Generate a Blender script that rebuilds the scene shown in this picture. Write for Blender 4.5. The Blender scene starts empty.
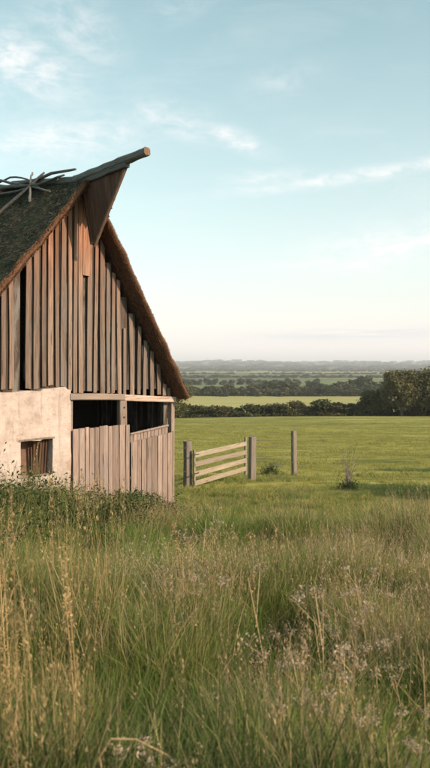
import bpy, math, random
import numpy as np
from mathutils import Vector, Matrix, noise
R = math.radians
random.seed(7)
rng = np.random.default_rng(7)
sc = bpy.context.scene
COL = sc.collection

# ------------------------------------------------------------------ camera
cam = bpy.data.cameras.new('camera')
cam.sensor_fit = 'VERTICAL'; cam.sensor_height = 36.0; cam.sensor_width = 36.0
cam.lens = 35.0; cam.shift_y = -21.0 / 768.0
cam.clip_start = 0.1; cam.clip_end = 30000
cam.dof.use_dof = True; cam.dof.focus_distance = 13.0; cam.dof.aperture_fstop = 4.0
camo = bpy.data.objects.new('camera', cam); COL.objects.link(camo)
EYE = 2.8
camo.location = (0, 0, EYE); camo.rotation_euler = (R(90), 0, 0)
sc.camera = camo

# ------------------------------------------------------------------ sun and sky
SUN_AZ = R(120.5); SUN_EL = R(26.0)
to_sun = Vector((math.sin(SUN_AZ) * math.cos(SUN_EL), math.cos(SUN_AZ) * math.cos(SUN_EL), math.sin(SUN_EL)))
sl = bpy.data.lights.new('sun', 'SUN'); sl.energy = 5.0; sl.angle = R(0.9); sl.color = (1.0, 0.745, 0.56)
so = bpy.data.objects.new('sun', sl); COL.objects.link(so)
so.rotation_euler = to_sun.to_track_quat('Z', 'Y').to_euler(); so.location = (20, -12, 20)
sc.view_settings.view_transform = 'Standard'
sc.view_settings.look = 'None'
sc.view_settings.exposure = 0.25
sc.view_settings.gamma = 1.0
sc.view_settings.use_curve_mapping = False
sc.cycles.volume_bounces = 0
sc.cycles.max_bounces = 6
sc.cycles.transparent_max_bounces = 8

world = bpy.data.worlds.new('World'); sc.world = world; world.use_nodes = True
wt = world.node_tree; wt.nodes.clear()
class NG:
    """tiny helper to write node graphs"""
    def __init__(s, t): s.t = t
    def n(s, kind, **kw):
        nd = s.t.nodes.new(kind)
        for k, v in kw.items():
            setattr(nd, k, v)
        return nd
    def link(s, a, b): s.t.links.new(a, b)
    def put(s, sock, v):
        if isinstance(v, bpy.types.NodeSocket): s.t.links.new(v, sock)
        else: sock.default_value = v
    def math(s, op, a, b=0.0, c=0.0, clamp=False):
        m = s.n('ShaderNodeMath', operation=op, use_clamp=clamp)
        s.put(m.inputs[0], a); s.put(m.inputs[1], b); s.put(m.inputs[2], c)
        return m.outputs[0]
    def mix(s, f, a, b, blend='MIX'):
        m = s.n('ShaderNodeMix', data_type='RGBA', blend_type=blend)
        s.put(m.inputs[0], f); s.put(m.inputs[6], a); s.put(m.inputs[7], b)
        return m.outputs[2]
    def ramp(s, f, stops, interp='LINEAR'):
        r = s.n('ShaderNodeValToRGB'); r.color_ramp.interpolation = interp
        el = r.color_ramp.elements
        while len(el) > 1: el.remove(el[-1])
        el[0].position = stops[0][0]; el[0].color = tuple(stops[0][1]) + (1,)
        for p, c in stops[1:]:
            e = el.new(p); e.color = tuple(c) + (1,)
        s.put(r.inputs[0], f)
        return r.outputs[0]
    def smooth(s, v, a, b, lo=0.0, hi=1.0):
        m = s.n('ShaderNodeMapRange', interpolation_type='SMOOTHSTEP')
        s.put(m.inputs[0], v); m.inputs[1].default_value = a; m.inputs[2].default_value = b
        m.inputs[3].default_value = lo; m.inputs[4].default_value = hi
        return m.outputs[0]
    def noise(s, vec, scale, detail=4, rough=0.55, dist=0.0):
        m = s.n('ShaderNodeTexNoise'); s.put(m.inputs['Vector'], vec)
        m.inputs['Scale'].default_value = scale; m.inputs['Detail'].default_value = detail
        m.inputs['Roughness'].default_value = rough; m.inputs['Distortion'].default_value = dist
        return m.outputs['Fac']
    def mapping(s, vec, scale=(1, 1, 1), loc=(0, 0, 0), rot=(0, 0, 0)):
        m = s.n('ShaderNodeMapping'); s.put(m.inputs[0], vec)
        m.inputs['Location'].default_value = loc; m.inputs['Rotation'].default_value = rot
        m.inputs['Scale'].default_value = scale
        return m.outputs[0]

g = NG(wt)
tc = g.n('ShaderNodeTexCoord')
sky = g.n('ShaderNodeTexSky'); sky.sky_type = 'NISHITA'; sky.sun_disc = False
sky.sun_elevation = SUN_EL; sky.sun_rotation = SUN_AZ
sky.air_density = 1.0; sky.dust_density = 1.6; sky.ozone_density = 1.0; sky.altitude = 0
hs = g.n('ShaderNodeHueSaturation'); hs.inputs['Saturation'].default_value = 0.82
hs.inputs['Hue'].default_value = 0.475
g.link(sky.outputs[0], hs.inputs['Color'])
sep = g.n('ShaderNodeSeparateXYZ'); g.link(tc.outputs['Generated'], sep.inputs[0])
az = g.math('ARCTAN2', sep.outputs[0], sep.outputs[1])
el = g.math('ARCSINE', sep.outputs[2])
elc = g.math('MAXIMUM', el, 0.0)
skycol = g.mix(1.0, hs.outputs[0], (1.15, 1.45, 1.27, 1), 'MULTIPLY')
# clouds : thin cirrus streaks in (azimuth, elevation)
cmb = g.n('ShaderNodeCombineXYZ'); g.link(az, cmb.inputs[0]); g.link(el, cmb.inputs[1])
cv = cmb.outputs[0]
def blob(a0, e0, ra, re, tilt=0.0):
    da = g.math('SUBTRACT', az, a0); de = g.math('SUBTRACT', el, e0)
    if tilt: de = g.math('SUBTRACT', de, g.math('MULTIPLY', da, tilt))
    x = g.math('DIVIDE', da, ra); y = g.math('DIVIDE', de, re)
    r2 = g.math('ADD', g.math('MULTIPLY', x, x), g.math('MULTIPLY', y, y))
    return g.math('EXPONENT', g.math('MULTIPLY', r2, -1.0))
def px(x, y):   # design helper: azimuth / elevation of a sky direction
    u = (x - 215) / 747; w = (363 - y) / 747
    return math.atan(u), math.atan(w / math.sqrt(1 + u * u))
CL = [(22, 62, 0.075, 0.036, -.25, 1.0), (72, 28, 0.06, 0.045, -.3, .55), (60, 140, 0.11, 0.028, .12, .85),
      (175, 120, 0.06, 0.020, -.2, .75), (232, 138, 0.045, 0.013, -.35, .95), (375, 173, 0.17, 0.009, .10, 1.0),
      (275, 178, 0.06, 0.010, 0, .7), (285, 80, 0.05, 0.02, .2, .35), (400, 245, 0.13, 0.030, .15, .75),
      (330, 262, 0.12, 0.008, .05, .5), (175, 10, 0.05, 0.016, .2, .3),
      (-160, 100, .2, .05, .1, .8), (640, 140, .2, .04, .1, .8)]
tot = None
for (x, y, ra, re, tl, st) in CL:
    a0, e0 = px(x, y)
    b = g.math('MULTIPLY', blob(a0, e0, ra, re, tl), st)
    tot = b if tot is None else g.math('MAXIMUM', tot, b)
wv = g.mapping(cv, scale=(7, 20, 1), rot=(0, 0, R(-7)))
n1 = g.noise(wv, 2.0, 9, .62, .7)
n2 = g.noise(g.mapping(cv, scale=(18, 34, 1), rot=(0, 0, R(10))), 2.2, 8, .66, .4)
nn = g.math('ADD', g.math('MULTIPLY', n1, .6), g.math('MULTIPLY', n2, .4))
nn = g.smooth(nn, .30, .74)
cmask = g.math('MULTIPLY', g.math('MULTIPLY', tot, nn), 1.35, clamp=True)
veil = g.math('MULTIPLY', g.smooth(g.noise(g.mapping(cv, scale=(3, 12, 1)), 1.6, 6, .6, .5), .46, .85), .20)
cmask = g.math('MAXIMUM', cmask, veil)
CLOUD = (7.9, 7.5, 7.4, 1)
skyc = g.mix(g.math('MULTIPLY', cmask, .72), skycol, CLOUD)
# warm pale band low down, a long thin grey streak just over the horizon
low = g.math('EXPONENT', g.math('MULTIPLY', elc, -4.6))
skyc = g.mix(g.math('MULTIPLY', low, .86), skyc, (8.1, 7.25, 7.1, 1))
a0, e0 = px(365, 334)
gs = g.math('MULTIPLY', blob(a0, e0, .13, .0075, .02), g.smooth(g.noise(g.mapping(cv, scale=(8, 160, 1)), 1.0, 6, .6), .3, .6))
skyc = g.mix(g.math('MULTIPLY', gs, .9, clamp=True), skyc, (5.6, 5.6, 5.75, 1))
bg = g.n('ShaderNodeBackground'); g.link(skyc, bg.inputs[0]); bg.inputs[1].default_value = 0.13
wo = g.n('ShaderNodeOutputWorld'); g.link(bg.outputs[0], wo.inputs[0])

# ------------------------------------------------------------------ helpers
def tag(o, label=None, cat=None, group=None, kind=None):
    if label: o['label'] = label
    if cat: o['category'] = cat
    if group: o['group'] = group
    if kind: o['kind'] = kind
    return o

def empty(name, loc, rz=0):
    o = bpy.data.objects.new(name, None); o.location = loc; o.rotation_euler = (0, 0, rz)
    o.empty_display_size = .2; COL.objects.link(o); return o

class MB:
    """collects pieces, then links them as ONE mesh object"""
    def __init__(s): s.v = []; s.f = []; s.m = []; s.t = []; s.n = 0
    def add(s, verts, faces, mat=0, tint=None):
        verts = np.asarray(verts, dtype=np.float32).reshape(-1, 3)
        s.v.append(verts); k = s.n
        s.f += [tuple(i + k for i in fc) for fc in faces]
        s.m += [mat] * len(faces)
        s.t.append(np.full(len(verts), rng.random() if tint is None else tint, dtype=np.float32) if np.ndim(tint) == 0 else np.asarray(tint, dtype=np.float32))
        s.n += len(verts)
    def mesh(s, name, mats, smooth=False):
        me = bpy.data.meshes.new(name)
        V = np.concatenate(s.v) if s.v else np.zeros((0, 3), np.float32)
        lens = np.array([len(f) for f in s.f], dtype=np.int32)
        idx = np.array([i for f in s.f for i in f], dtype=np.int32)
        me.vertices.add(len(V)); me.vertices.foreach_set('co', V.ravel())
        me.loops.add(len(idx)); me.loops.foreach_set('vertex_index', idx)
        me.polygons.add(len(lens))
        me.polygons.foreach_set('loop_start', np.concatenate([[0], np.cumsum(lens)[:-1]]).astype(np.int32))
        me.polygons.foreach_set('material_index', np.array(s.m, dtype=np.int32))
        me.polygons.foreach_set('use_smooth', np.full(len(lens), smooth))
        for m in (mats if isinstance(mats, (list, tuple)) else [mats]): me.materials.append(m)
        at = me.attributes.new('tint', 'FLOAT', 'POINT'); at.data.foreach_set('value', np.concatenate(s.t))
        me.update(calc_edges=True); me.validate()
        return me
    def build(s, name, mats, parent=None, smooth=False):
        o = bpy.data.objects.new(name, s.mesh(name, mats, smooth)); COL.objects.link(o)
        if parent: o.parent = parent
        return o

def orient(p0, p1, up=(0, 0, 1)):
    p0 = Vector(p0); p1 = Vector(p1); a = (p1 - p0); L = a.length; a.normalize()
    u = Vector(up)
    if abs(a.dot(u)) > .98: u = Vector((1, 0, 0))
    b = a.cross(u).normalized(); c = b.cross(a).normalized()
    return p0, a, b, c, L

def board(mb, p0, p1, w, t, up=(0, -1, 0), ch=.006, warp=.006, segs=4, tint=None, mat=0, skew=(0, 0), ragged=.0):
    """a chamfered plank from p0 to p1; `up` is its face normal; w across, t thick"""
    p0, a, b, c, L = orient(p0, p1, up)
    hw, ht = w / 2, t / 2; ch = min(ch, hw * .45, ht * .45)
    prof = [(-hw + ch, -ht), (hw - ch, -ht), (hw, -ht + ch), (hw, ht - ch), (hw - ch, ht), (-hw + ch, ht), (-hw, ht - ch), (-hw, -ht + ch)]
    vs = []; ph = random.random() * 6
    tap = random.uniform(.93, 1.0)
    for i in range(segs + 1):
        q = i / segs
        ox = math.sin(ph + q * 3.1) * warp; oz = math.cos(ph * 1.7 + q * 2.3) * warp * .6
        k = 1 - (1 - tap) * q + math.sin(ph + q * 9) * .02
        for (x, z) in prof:
            ex = 0
            if i == 0: ex = skew[0] * x / hw + random.uniform(-ragged, ragged)
            if i == segs: ex = skew[1] * x / hw + random.uniform(-ragged, ragged)
            vs.append(p0 + a * (q * L + ex) + b * (x * k + ox) + c * (z + oz))
    fs = []
    for i in range(segs):
        for j in range(8):
            k = (j + 1) % 8
            fs.append((i * 8 + j, i * 8 + k, (i + 1) * 8 + k, (i + 1) * 8 + j))
    fs.append(tuple(range(7, -1, -1))); fs.append(tuple(segs * 8 + j for j in range(8)))
    mb.add([tuple(v) for v in vs], fs, mat, tint)

def tube(mb, pts, rad, sides=8, tint=None, mat=0, cap=True, rough=.0):
    pts = [Vector(p) for p in pts]; n = len(pts); vs = []
    prev = None
    for i, p in enumerate(pts):
        a = (pts[min(i + 1, n - 1)] - pts[max(i - 1, 0)]).normalized()
        u = prev if prev is not None else (Vector((0, 0, 1)) if abs(a.z) < .9 else Vector((1, 0, 0)))
        b = a.cross(u).normalized(); c = b.cross(a).normalized(); prev = c
        r = rad[i] if isinstance(rad, (list, tuple)) else rad
        for j in range(sides):
            th = 2 * math.pi * j / sides; rr = r * (1 + random.uniform(-rough, rough))
            vs.append(tuple(p + b * math.cos(th) * rr + c * math.sin(th) * rr))
    fs = []
    for i in range(n - 1):
        for j in range(sides):
            k = (j + 1) % sides
            fs.append((i * sides + j, i * sides + k, (i + 1) * sides + k, (i + 1) * sides + j))
    if cap:
        fs.append(tuple(range(sides - 1, -1, -1))); fs.append(tuple((n - 1) * sides + j for j in range(sides)))
    mb.add(vs, fs, mat, tint)

# ------------------------------------------------------------------ materials
def new_mat(name):
    m = bpy.data.materials.new(name); m.use_nodes = True; m.node_tree.nodes.clear()
    g = NG(m.node_tree)
    out = g.n('ShaderNodeOutputMaterial')
    return m, g, out

def finish(g, out, col, rough=.85, bump=None, bstr=.4, bdist=.01, spec=.25, trans=0.0, transcol=None):
    p = g.n('ShaderNodeBsdfPrincipled'); g.put(p.inputs['Base Color'], col); g.put(p.inputs['Roughness'], rough)
    p.inputs['Specular IOR Level'].default_value = spec
    if bump is not None:
        b = g.n('ShaderNodeBump'); b.inputs['Strength'].default_value = bstr; b.inputs['Distance'].default_value = bdist
        g.link(bump, b.inputs['Height']); g.link(b.outputs[0], p.inputs['Normal'])
    if trans > 0:
        t = g.n('ShaderNodeBsdfTranslucent'); g.put(t.inputs[0], transcol if transcol is not None else col)
        mx = g.n('ShaderNodeMixShader'); mx.inputs[0].default_value = trans
        g.link(p.outputs[0], mx.inputs[1]); g.link(t.outputs[0], mx.inputs[2]); g.link(mx.outputs[0], out.inputs[0])
    else:
        g.link(p.outputs[0], out.inputs[0])

def wood_mat(name, c_dark, c_mid, c_light, axis=2, warm=None, grey=None):
    m, g, out = new_mat(name)
    tcn = g.n('ShaderNodeTexCoord'); v = tcn.outputs['Object']
    at = g.n('ShaderNodeAttribute', attribute_name='tint'); t = at.outputs['Fac']
    offs = g.n('ShaderNodeCombineXYZ')
    for i in range(3): g.link(g.math('MULTIPLY', t, 17.3 + 9 * i), offs.inputs[i])
    va = g.n('ShaderNodeVectorMath', operation='ADD'); g.link(v, va.inputs[0]); g.link(offs.outputs[0], va.inputs[1])
    s = [26, 26, 26]; s[axis] = 1.3
    grain = g.noise(g.mapping(va.outputs[0], scale=s), 1.0, 7, .62, .6)
    s2 = [90, 90, 90]; s2[axis] = 3.0
    fine = g.noise(g.mapping(va.outputs[0], scale=s2), 1.0, 5, .6, .2)
    sb = [7.0, 7.0, 7.0]; sb[axis] = 1.4
    blotch = g.noise(g.mapping(va.outputs[0], scale=sb), 1.0, 6, .65, .5)
    f = g.math('ADD', g.math('MULTIPLY', grain, .55), g.math('MULTIPLY', fine, .45))
    col = g.ramp(f, [(.30, c_dark), (.47, c_mid), (.68, c_light)])
    val = g.math('ADD', g.math('MULTIPLY', t, .60), .66)
    cc = g.n('ShaderNodeCombineXYZ')
    for i in range(3): g.link(val, cc.inputs[i])
    col = g.mix(1.0, col, cc.outputs[0], 'MULTIPLY')
    gy = grey or (.20, .185, .17)
    tg = g.math('FRACT', g.math('MULTIPLY', t, 7.31))
    col = g.mix(g.math('MULTIPLY', g.math('MULTIPLY', g.smooth(blotch, .38, .62), .9), tg), col, gy + (1,))
    crack = g.smooth(g.noise(g.mapping(va.outputs[0], scale=[x * 1.7 for x in s]), 1.0, 3, .5, .4), .30, .36, 1.0, 0.0)
    col = g.mix(g.math('MULTIPLY', crack, .75), col, (.035, .027, .02, 1))
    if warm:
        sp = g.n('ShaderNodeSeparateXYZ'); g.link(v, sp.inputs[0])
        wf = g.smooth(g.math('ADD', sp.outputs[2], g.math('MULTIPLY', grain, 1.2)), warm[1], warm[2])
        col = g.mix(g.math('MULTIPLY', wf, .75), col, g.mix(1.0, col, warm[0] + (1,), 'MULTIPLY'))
    finish(g, out, col, .82, f, .55, .006, .2)
    return m

M = {}
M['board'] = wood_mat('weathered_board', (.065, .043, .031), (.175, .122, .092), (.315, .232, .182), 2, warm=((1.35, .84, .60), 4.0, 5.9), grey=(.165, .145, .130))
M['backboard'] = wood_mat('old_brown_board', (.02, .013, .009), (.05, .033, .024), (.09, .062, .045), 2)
M['door'] = wood_mat('bleached_door_board', (.10, .068, .053), (.245, .178, .145), (.39, .30, .25), 2, grey=(.215, .185, .168))
M['beam'] = wood_mat('pale_beam', (.17, .115, .09), (.35, .26, .205), (.50, .39, .32), 0)
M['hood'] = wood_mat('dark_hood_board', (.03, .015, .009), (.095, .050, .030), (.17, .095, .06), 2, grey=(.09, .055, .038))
M['trim'] = wood_mat('brown_trim', (.07, .04, .025), (.16, .10, .068), (.27, .18, .125), 2, grey=(.12, .09, .07))
M['pole'] = wood_mat('mossy_pole', (.045, .047, .042), (.13, .13, .118), (.25, .24, .22), 1, grey=(.15, .17, .14))
M['stick'] = wood_mat('grey_stick', (.04, .038, .034), (.11, .105, .095), (.20, .19, .17), 0, grey=(.10, .10, .09))
M['post'] = wood_mat('post_wood', (.08, .062, .045), (.19, .155, .12), (.31, .26, .21), 2)
M['rail'] = wood_mat('pale_rail', (.14, .105, .070), (.29, .235, .165), (.43, .36, .265), 0, grey=(.24, .21, .17))

def thatch_mat(name, stops, scl, moss):
    m, g, out = new_mat(name)
    tcn = g.n('ShaderNodeTexCoord'); v = tcn.outputs['Object']
    a = g.noise(g.mapping(v, scale=scl), 1.0, 6, .7)
    b = g.noise(v, 3.0, 5, .65)
    col = g.ramp(a, stops)
    if moss: col = g.mix(g.smooth(b, .40, .62), col, g.ramp(g.noise(v, 26, 4, .7), [(.35, (.018, .024, .014)), (.7, (.055, .068, .036))]))
    else: col = g.mix(g.math('MULTIPLY', g.smooth(b, .45, .7), .45), col, (.09, .055, .03, 1))
    finish(g, out, col, .95, g.math('ADD', a, b), .9, .03, .08)
    return m
M['thatch'] = thatch_mat('mossy_thatch', [(.3, (.022, .021, .016)), (.55, (.055, .050, .038)), (.75, (.11, .095, .068))], (14, 14, 14), True)
M['thatch_cut'] = thatch_mat('cut_thatch', [(.3, (.055, .026, .015)), (.5, (.17, .085, .048)), (.72, (.33, .185, .11))], (60, 14, 60), False)

def plaster():
    m, g, out = new_mat('old_lime_plaster')
    v = g.n('ShaderNodeTexCoord').outputs['Object']
    a = g.noise(v, 2.3, 8, .65, .3); b = g.noise(v, 17, 6, .7); c = g.noise(v, 60, 3, .6)
    col = g.ramp(a, [(.3, (.30, .225, .185)), (.5, (.46, .38, .335)), (.72, (.54, .46, .41))])
    patch = g.smooth(g.noise(g.mapping(v, loc=(3, 1, 7)), 3.4, 6, .7), .56, .64)
    col = g.mix(g.math('MULTIPLY', patch, .55), col, (.30, .20, .145, 1))
    sz = g.n('ShaderNodeSeparateXYZ'); g.link(v, sz.inputs[0])
    mud = g.smooth(g.math('ADD', sz.outputs[2], g.math('MULTIPLY', b, .9)), .9, 1.5, .75, 0.0)
    col = g.mix(mud, col, (.22, .165, .115, 1))
    drip = g.smooth(g.noise(g.mapping(v, scale=(9, 1, .9)), 1.0, 5, .65, .4), .55, .68)
    col = g.mix(g.math('MULTIPLY', drip, .42), col, (.24, .18, .145, 1))
    col = g.mix(g.math('MULTIPLY', g.smooth(b, .56, .70), .6), col, (.26, .18, .13, 1))
    # faint course lines of the stone below the wash
    br = g.n('ShaderNodeTexBrick'); g.put(br.inputs['Vector'], g.mapping(v, rot=(R(90), 0, 0), scale=(1, 1, 1)))
    br.inputs['Scale'].default_value = 1.0; br.inputs['Brick Width'].default_value = .42; br.inputs['Row Height'].default_value = .19
    br.inputs['Mortar Size'].default_value = .012; br.inputs['Mortar Smooth'].default_value = .6
    f = g.math('MULTIPLY', br.outputs['Fac'], g.smooth(a, .42, .6))
    col = g.mix(g.math('MULTIPLY', f, .10), col, (.30, .20, .14, 1))
    h = g.math('ADD', g.math('ADD', g.math('MULTIPLY', a, 1.0), g.math('MULTIPLY', b, .5)), g.math('MULTIPLY', c, .2))
    h = g.math('SUBTRACT', h, g.math('MULTIPLY', f, .05))
    finish(g, out, col, .93, h, .6, .03, .1)
    return m
M['plaster'] = plaster()

def flat(name, c, rough=.8):
    m, g, out = new_mat(name)
    v = g.n('ShaderNodeTexCoord').outputs['Object']
    a = g.noise(v, 9, 5, .6)
    col = g.ramp(a, [(.3, tuple(x * .7 for x in c)), (.7, tuple(min(1, x * 1.25) for x in c))])
    finish(g, out, col, rough, a, .3, .01)
    return m
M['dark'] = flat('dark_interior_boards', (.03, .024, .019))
M['earth'] = flat('earth_floor', (.07, .05, .035))
M['wire'] = flat('rusty_wire', (.12, .09, .07), .5)
M['iron'] = flat('old_iron', (.05, .045, .04), .5)
M['brick'] = flat('niche_brick', (.17, .10, .07))

def leaf_mat(name, c0, c1, trans=.35, warm=None, objvar=.35):
    m, g, out = new_mat(name)
    at = g.n('ShaderNodeAttribute', attribute_name='tint'); t = at.outputs['Fac']
    oi = g.n('ShaderNodeObjectInfo')
    col = g.mix(t, tuple(c0) + (1,), tuple(c1) + (1,))
    if warm: col = g.mix(g.math('MULTIPLY', g.smooth(oi.outputs['Random'], .35, 1.0), .7), col, tuple(warm) + (1,))
    val = g.math('ADD', g.math('MULTIPLY', oi.outputs['Random'], objvar), 1 - objvar / 2)
    cc = g.n('ShaderNodeCombineXYZ')
    for i in range(3): g.link(val, cc.inputs[i])
    col = g.mix(1.0, col, cc.outputs[0], 'MULTIPLY')
    finish(g, out, col, .62, spec=.2, trans=trans)
    return m
M['g_green'] = leaf_mat('grass_green', (.095, .175, .034), (.28, .39, .085), .54, warm=(.24, .25, .075))
M['g_olive'] = leaf_mat('grass_olive', (.13, .155, .045), (.26, .27, .092), .48, warm=(.30, .26, .10))
M['g_turf'] = leaf_mat('turf_green', (.26, .26, .066), (.53, .48, .135), .55, warm=(.46, .41, .12), objvar=.3)
M['g_straw'] = leaf_mat('grass_straw', (.34, .25, .125), (.68, .53, .31), .42)
M['g_gold'] = leaf_mat('tall_straw', (.30, .215, .095), (.52, .39, .19), .38)
M['g_head'] = leaf_mat('seed_heads', (.30, .205, .11), (.54, .40, .235), .38)
M['g_fluff'] = leaf_mat('pale_umbels', (.34, .265, .185), (.56, .455, .34), .30)
M['leaf_dark'] = leaf_mat('weed_leaf', (.022, .042, .013), (.080, .112, .032), .34)
M['hedge_leaf'] = leaf_mat('hedge_leaf', (.040, .050, .018), (.085, .095, .035), .25, warm=(.10, .082, .036), objvar=.5)
M['tree_leaf'] = leaf_mat('tree_leaf', (.075, .082, .030), (.160, .155, .062), .30, warm=(.15, .13, .06), objvar=.2)
M['bark'] = flat('bark', (.09, .07, .055))

# ------------------------------------------------------------------ terrain
PY = [-200, -20, -5, 0, 3, 8, 12, 15, 20, 25, 40, 60, 112, 150, 250, 350, 600, 1000, 1500, 3000, 5000, 6500, 9000]
PZ = [1.9, 1.5, 1.4, 1.28, 1.02, .50, .15, -.10, -.78, -1.12, -1.80, -2.8, -5.4, -7.9, -11.5, -13.5, -15.7, -17.3, -18.4, -20, -4, 3, 0]
_ys = np.linspace(0, 1, 6001)
_yy = -200 + 9200 * _ys ** 3
_zz = np.interp(_yy, PY, PZ)
_k = np.ones(61) / 61; _zs = np.convolve(np.pad(_zz, 30, 'edge'), _k, 'valid')
def zt(x, y):
    x = np.asarray(x, dtype=float); y = np.asarray(y, dtype=float)
    z = np.interp(y, _yy, _zs)
    near = np.clip((60 - y) / 50, 0, 1)
    z = z + near * (.035 * np.sin(x * 1.3 + y * .7) + .03 * np.sin(x * .53 - y * 1.1 + 1) + .02 * np.sin(x * 2.9 + 2) * np.sin(y * 2.3))
    z = z + .34 * np.exp(-((x + 3.6) / 1.6) ** 2 - ((y - 9.5) / 2.6) ** 2)            # bank before the barn wall
    mid = np.clip((y - 25) / 60, 0, 1) * np.clip((400 - y) / 200, 0, 1)
    z = z + mid * .35 * np.sin(x * .05 + .4) * np.cos(y * .06)
    far = np.clip((y - 2500) / 2500, 0, 1)
    z = z + far * (9 * np.sin(x * .0011 + .7) + 5 * np.sin(x * .0031 + 2) + 3 * np.sin(x * .0083))
    return z

def terrain():
    def axis(lim, near, n, p):
        q = np.linspace(0, 1, n); return near * 1.0 + 0 * q if lim is None else lim * q ** p
    ypos = np.unique(np.concatenate([np.arange(-40, 0, 1.0), np.arange(0, 40, .25), 40 * (9000 / 40) ** (np.linspace(0, 1, 190))]))
    ypos = np.concatenate([[-150, -80], ypos])
    xh = np.concatenate([np.arange(0, 16, .25), 16 * (5500 / 16) ** np.linspace(0, 1, 130)])
    xh = np.unique(xh); xs = np.concatenate([-xh[::-1][:-1], xh])
    X, Y = np.meshgrid(xs, ypos); Z = zt(X, Y)
    nx, ny = len(xs), len(ypos)
    V = np.stack([X, Y, Z], -1).reshape(-1, 3)
    i = np.arange(nx - 1); j = np.arange(ny - 1); I, J = np.meshgrid(i, j)
    a = (J * nx + I).ravel()
    F = np.stack([a, a + 1, a + 1 + nx, a + nx], -1)
    mb = MB(); mb.v = [V.astype(np.float32)]; mb.f = [tuple(r) for r in F.tolist()]; mb.m = [0] * len(F); mb.t = [np.zeros(len(V), np.float32)]
    m, g, out = new_mat('meadow_ground')
    pos = g.n('ShaderNodeNewGeometry').outputs['Position']
    sp = g.n('ShaderNodeSeparateXYZ'); g.link(pos, sp.inputs[0]); x, y = sp.outputs[0], sp.outputs[1]
    # near: earth between the grass; pasture; then fields of the plain
    a = g.noise(pos, .35, 5, .6); b = g.noise(pos, 3.0, 6, .65); c = g.noise(g.mapping(pos, scale=(.05, .35, .35)), 1.0, 5, .6)
    c2 = g.noise(g.mapping(pos, scale=(.16, .9, 1)), 1.0, 7, .72)
    past = g.ramp(g.math('ADD', g.math('MULTIPLY', c, .5), g.math('MULTIPLY', c2, .5)), [(.38, (.105, .112, .032)), (.5, (.25, .238, .064)), (.60, (.42, .375, .11))])
    past = g.mix(g.math('MULTIPLY', g.smooth(b, .5, .7), .5), past, (.06, .08, .022, 1))
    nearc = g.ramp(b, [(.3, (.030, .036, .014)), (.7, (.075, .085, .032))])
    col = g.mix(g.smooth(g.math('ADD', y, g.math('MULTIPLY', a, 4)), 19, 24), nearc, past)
    wob = g.math('ADD', y, g.math('MULTIPLY', g.math('SUBTRACT', g.noise(pos, .012, 3, .5), .5), 60))
    def band(col, y0, y1, newc, w=8):
        f = g.math('MULTIPLY', g.smooth(wob, y0, y0 + w), g.smooth(wob, y1, y1 + w, 1, 0))
        return g.mix(f, col, newc)
    f2 = g.ramp(g.noise(g.mapping(pos, scale=(.01, .04, 1)), 1.0, 4, .6), [(.35, (.30, .275, .10)), (.65, (.40, .355, .14))])
    far = g.n('ShaderNodeTexVoronoi'); g.put(far.inputs['Vector'], g.mapping(pos, scale=(.0022, .0034, .0), rot=(0, 0, .2))); far.inputs['Scale'].default_value = 1.0
    fs = g.n('ShaderNodeSeparateColor'); g.link(far.outputs['Color'], fs.inputs[0])
    fcol = g.ramp(fs.outputs[0], [(0, (.11, .13, .05)), (.3, (.20, .20, .085)), (.55, (.30, .26, .12)), (.8, (.15, .17, .07)), (1, (.26, .25, .12))], 'CONSTANT')
    col = g.mix(g.smooth(y, 118, 130), col, f2)
    col = g.mix(g.smooth(y, 370, 385), col, fcol)
    wood = g.smooth(g.noise(g.mapping(pos, scale=(.0011, .0030, 1)), 1.0, 4, .6, .4), .44, .47)
    wood = g.math('MULTIPLY', wood, g.smooth(y, 1700, 2300))
    col = g.mix(wood, col, (.035, .045, .022, 1))
    nb = g.noise(pos, 14, 4, .7)
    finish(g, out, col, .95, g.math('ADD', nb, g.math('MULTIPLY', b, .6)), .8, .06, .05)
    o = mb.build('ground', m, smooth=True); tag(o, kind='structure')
    return o
terrain()

# ------------------------------------------------------------------ barn
BX, BY = -2.28, 13.3
barn = empty('thatched_barn', (BX, BY, 0), R(45))
tag(barn, 'old barn with thatched roof, weathered board gable, plaster wall and low plank doors', 'barn')
RS, AP, LS = 1.65, 6.06, 1.175           # right slope, apex height, left slope (rise per metre)
SA = -.17                                # apex position along the gable
def z_out(s):
    return AP - RS * (s - SA) if s > SA else AP - LS * (SA - s)

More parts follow.
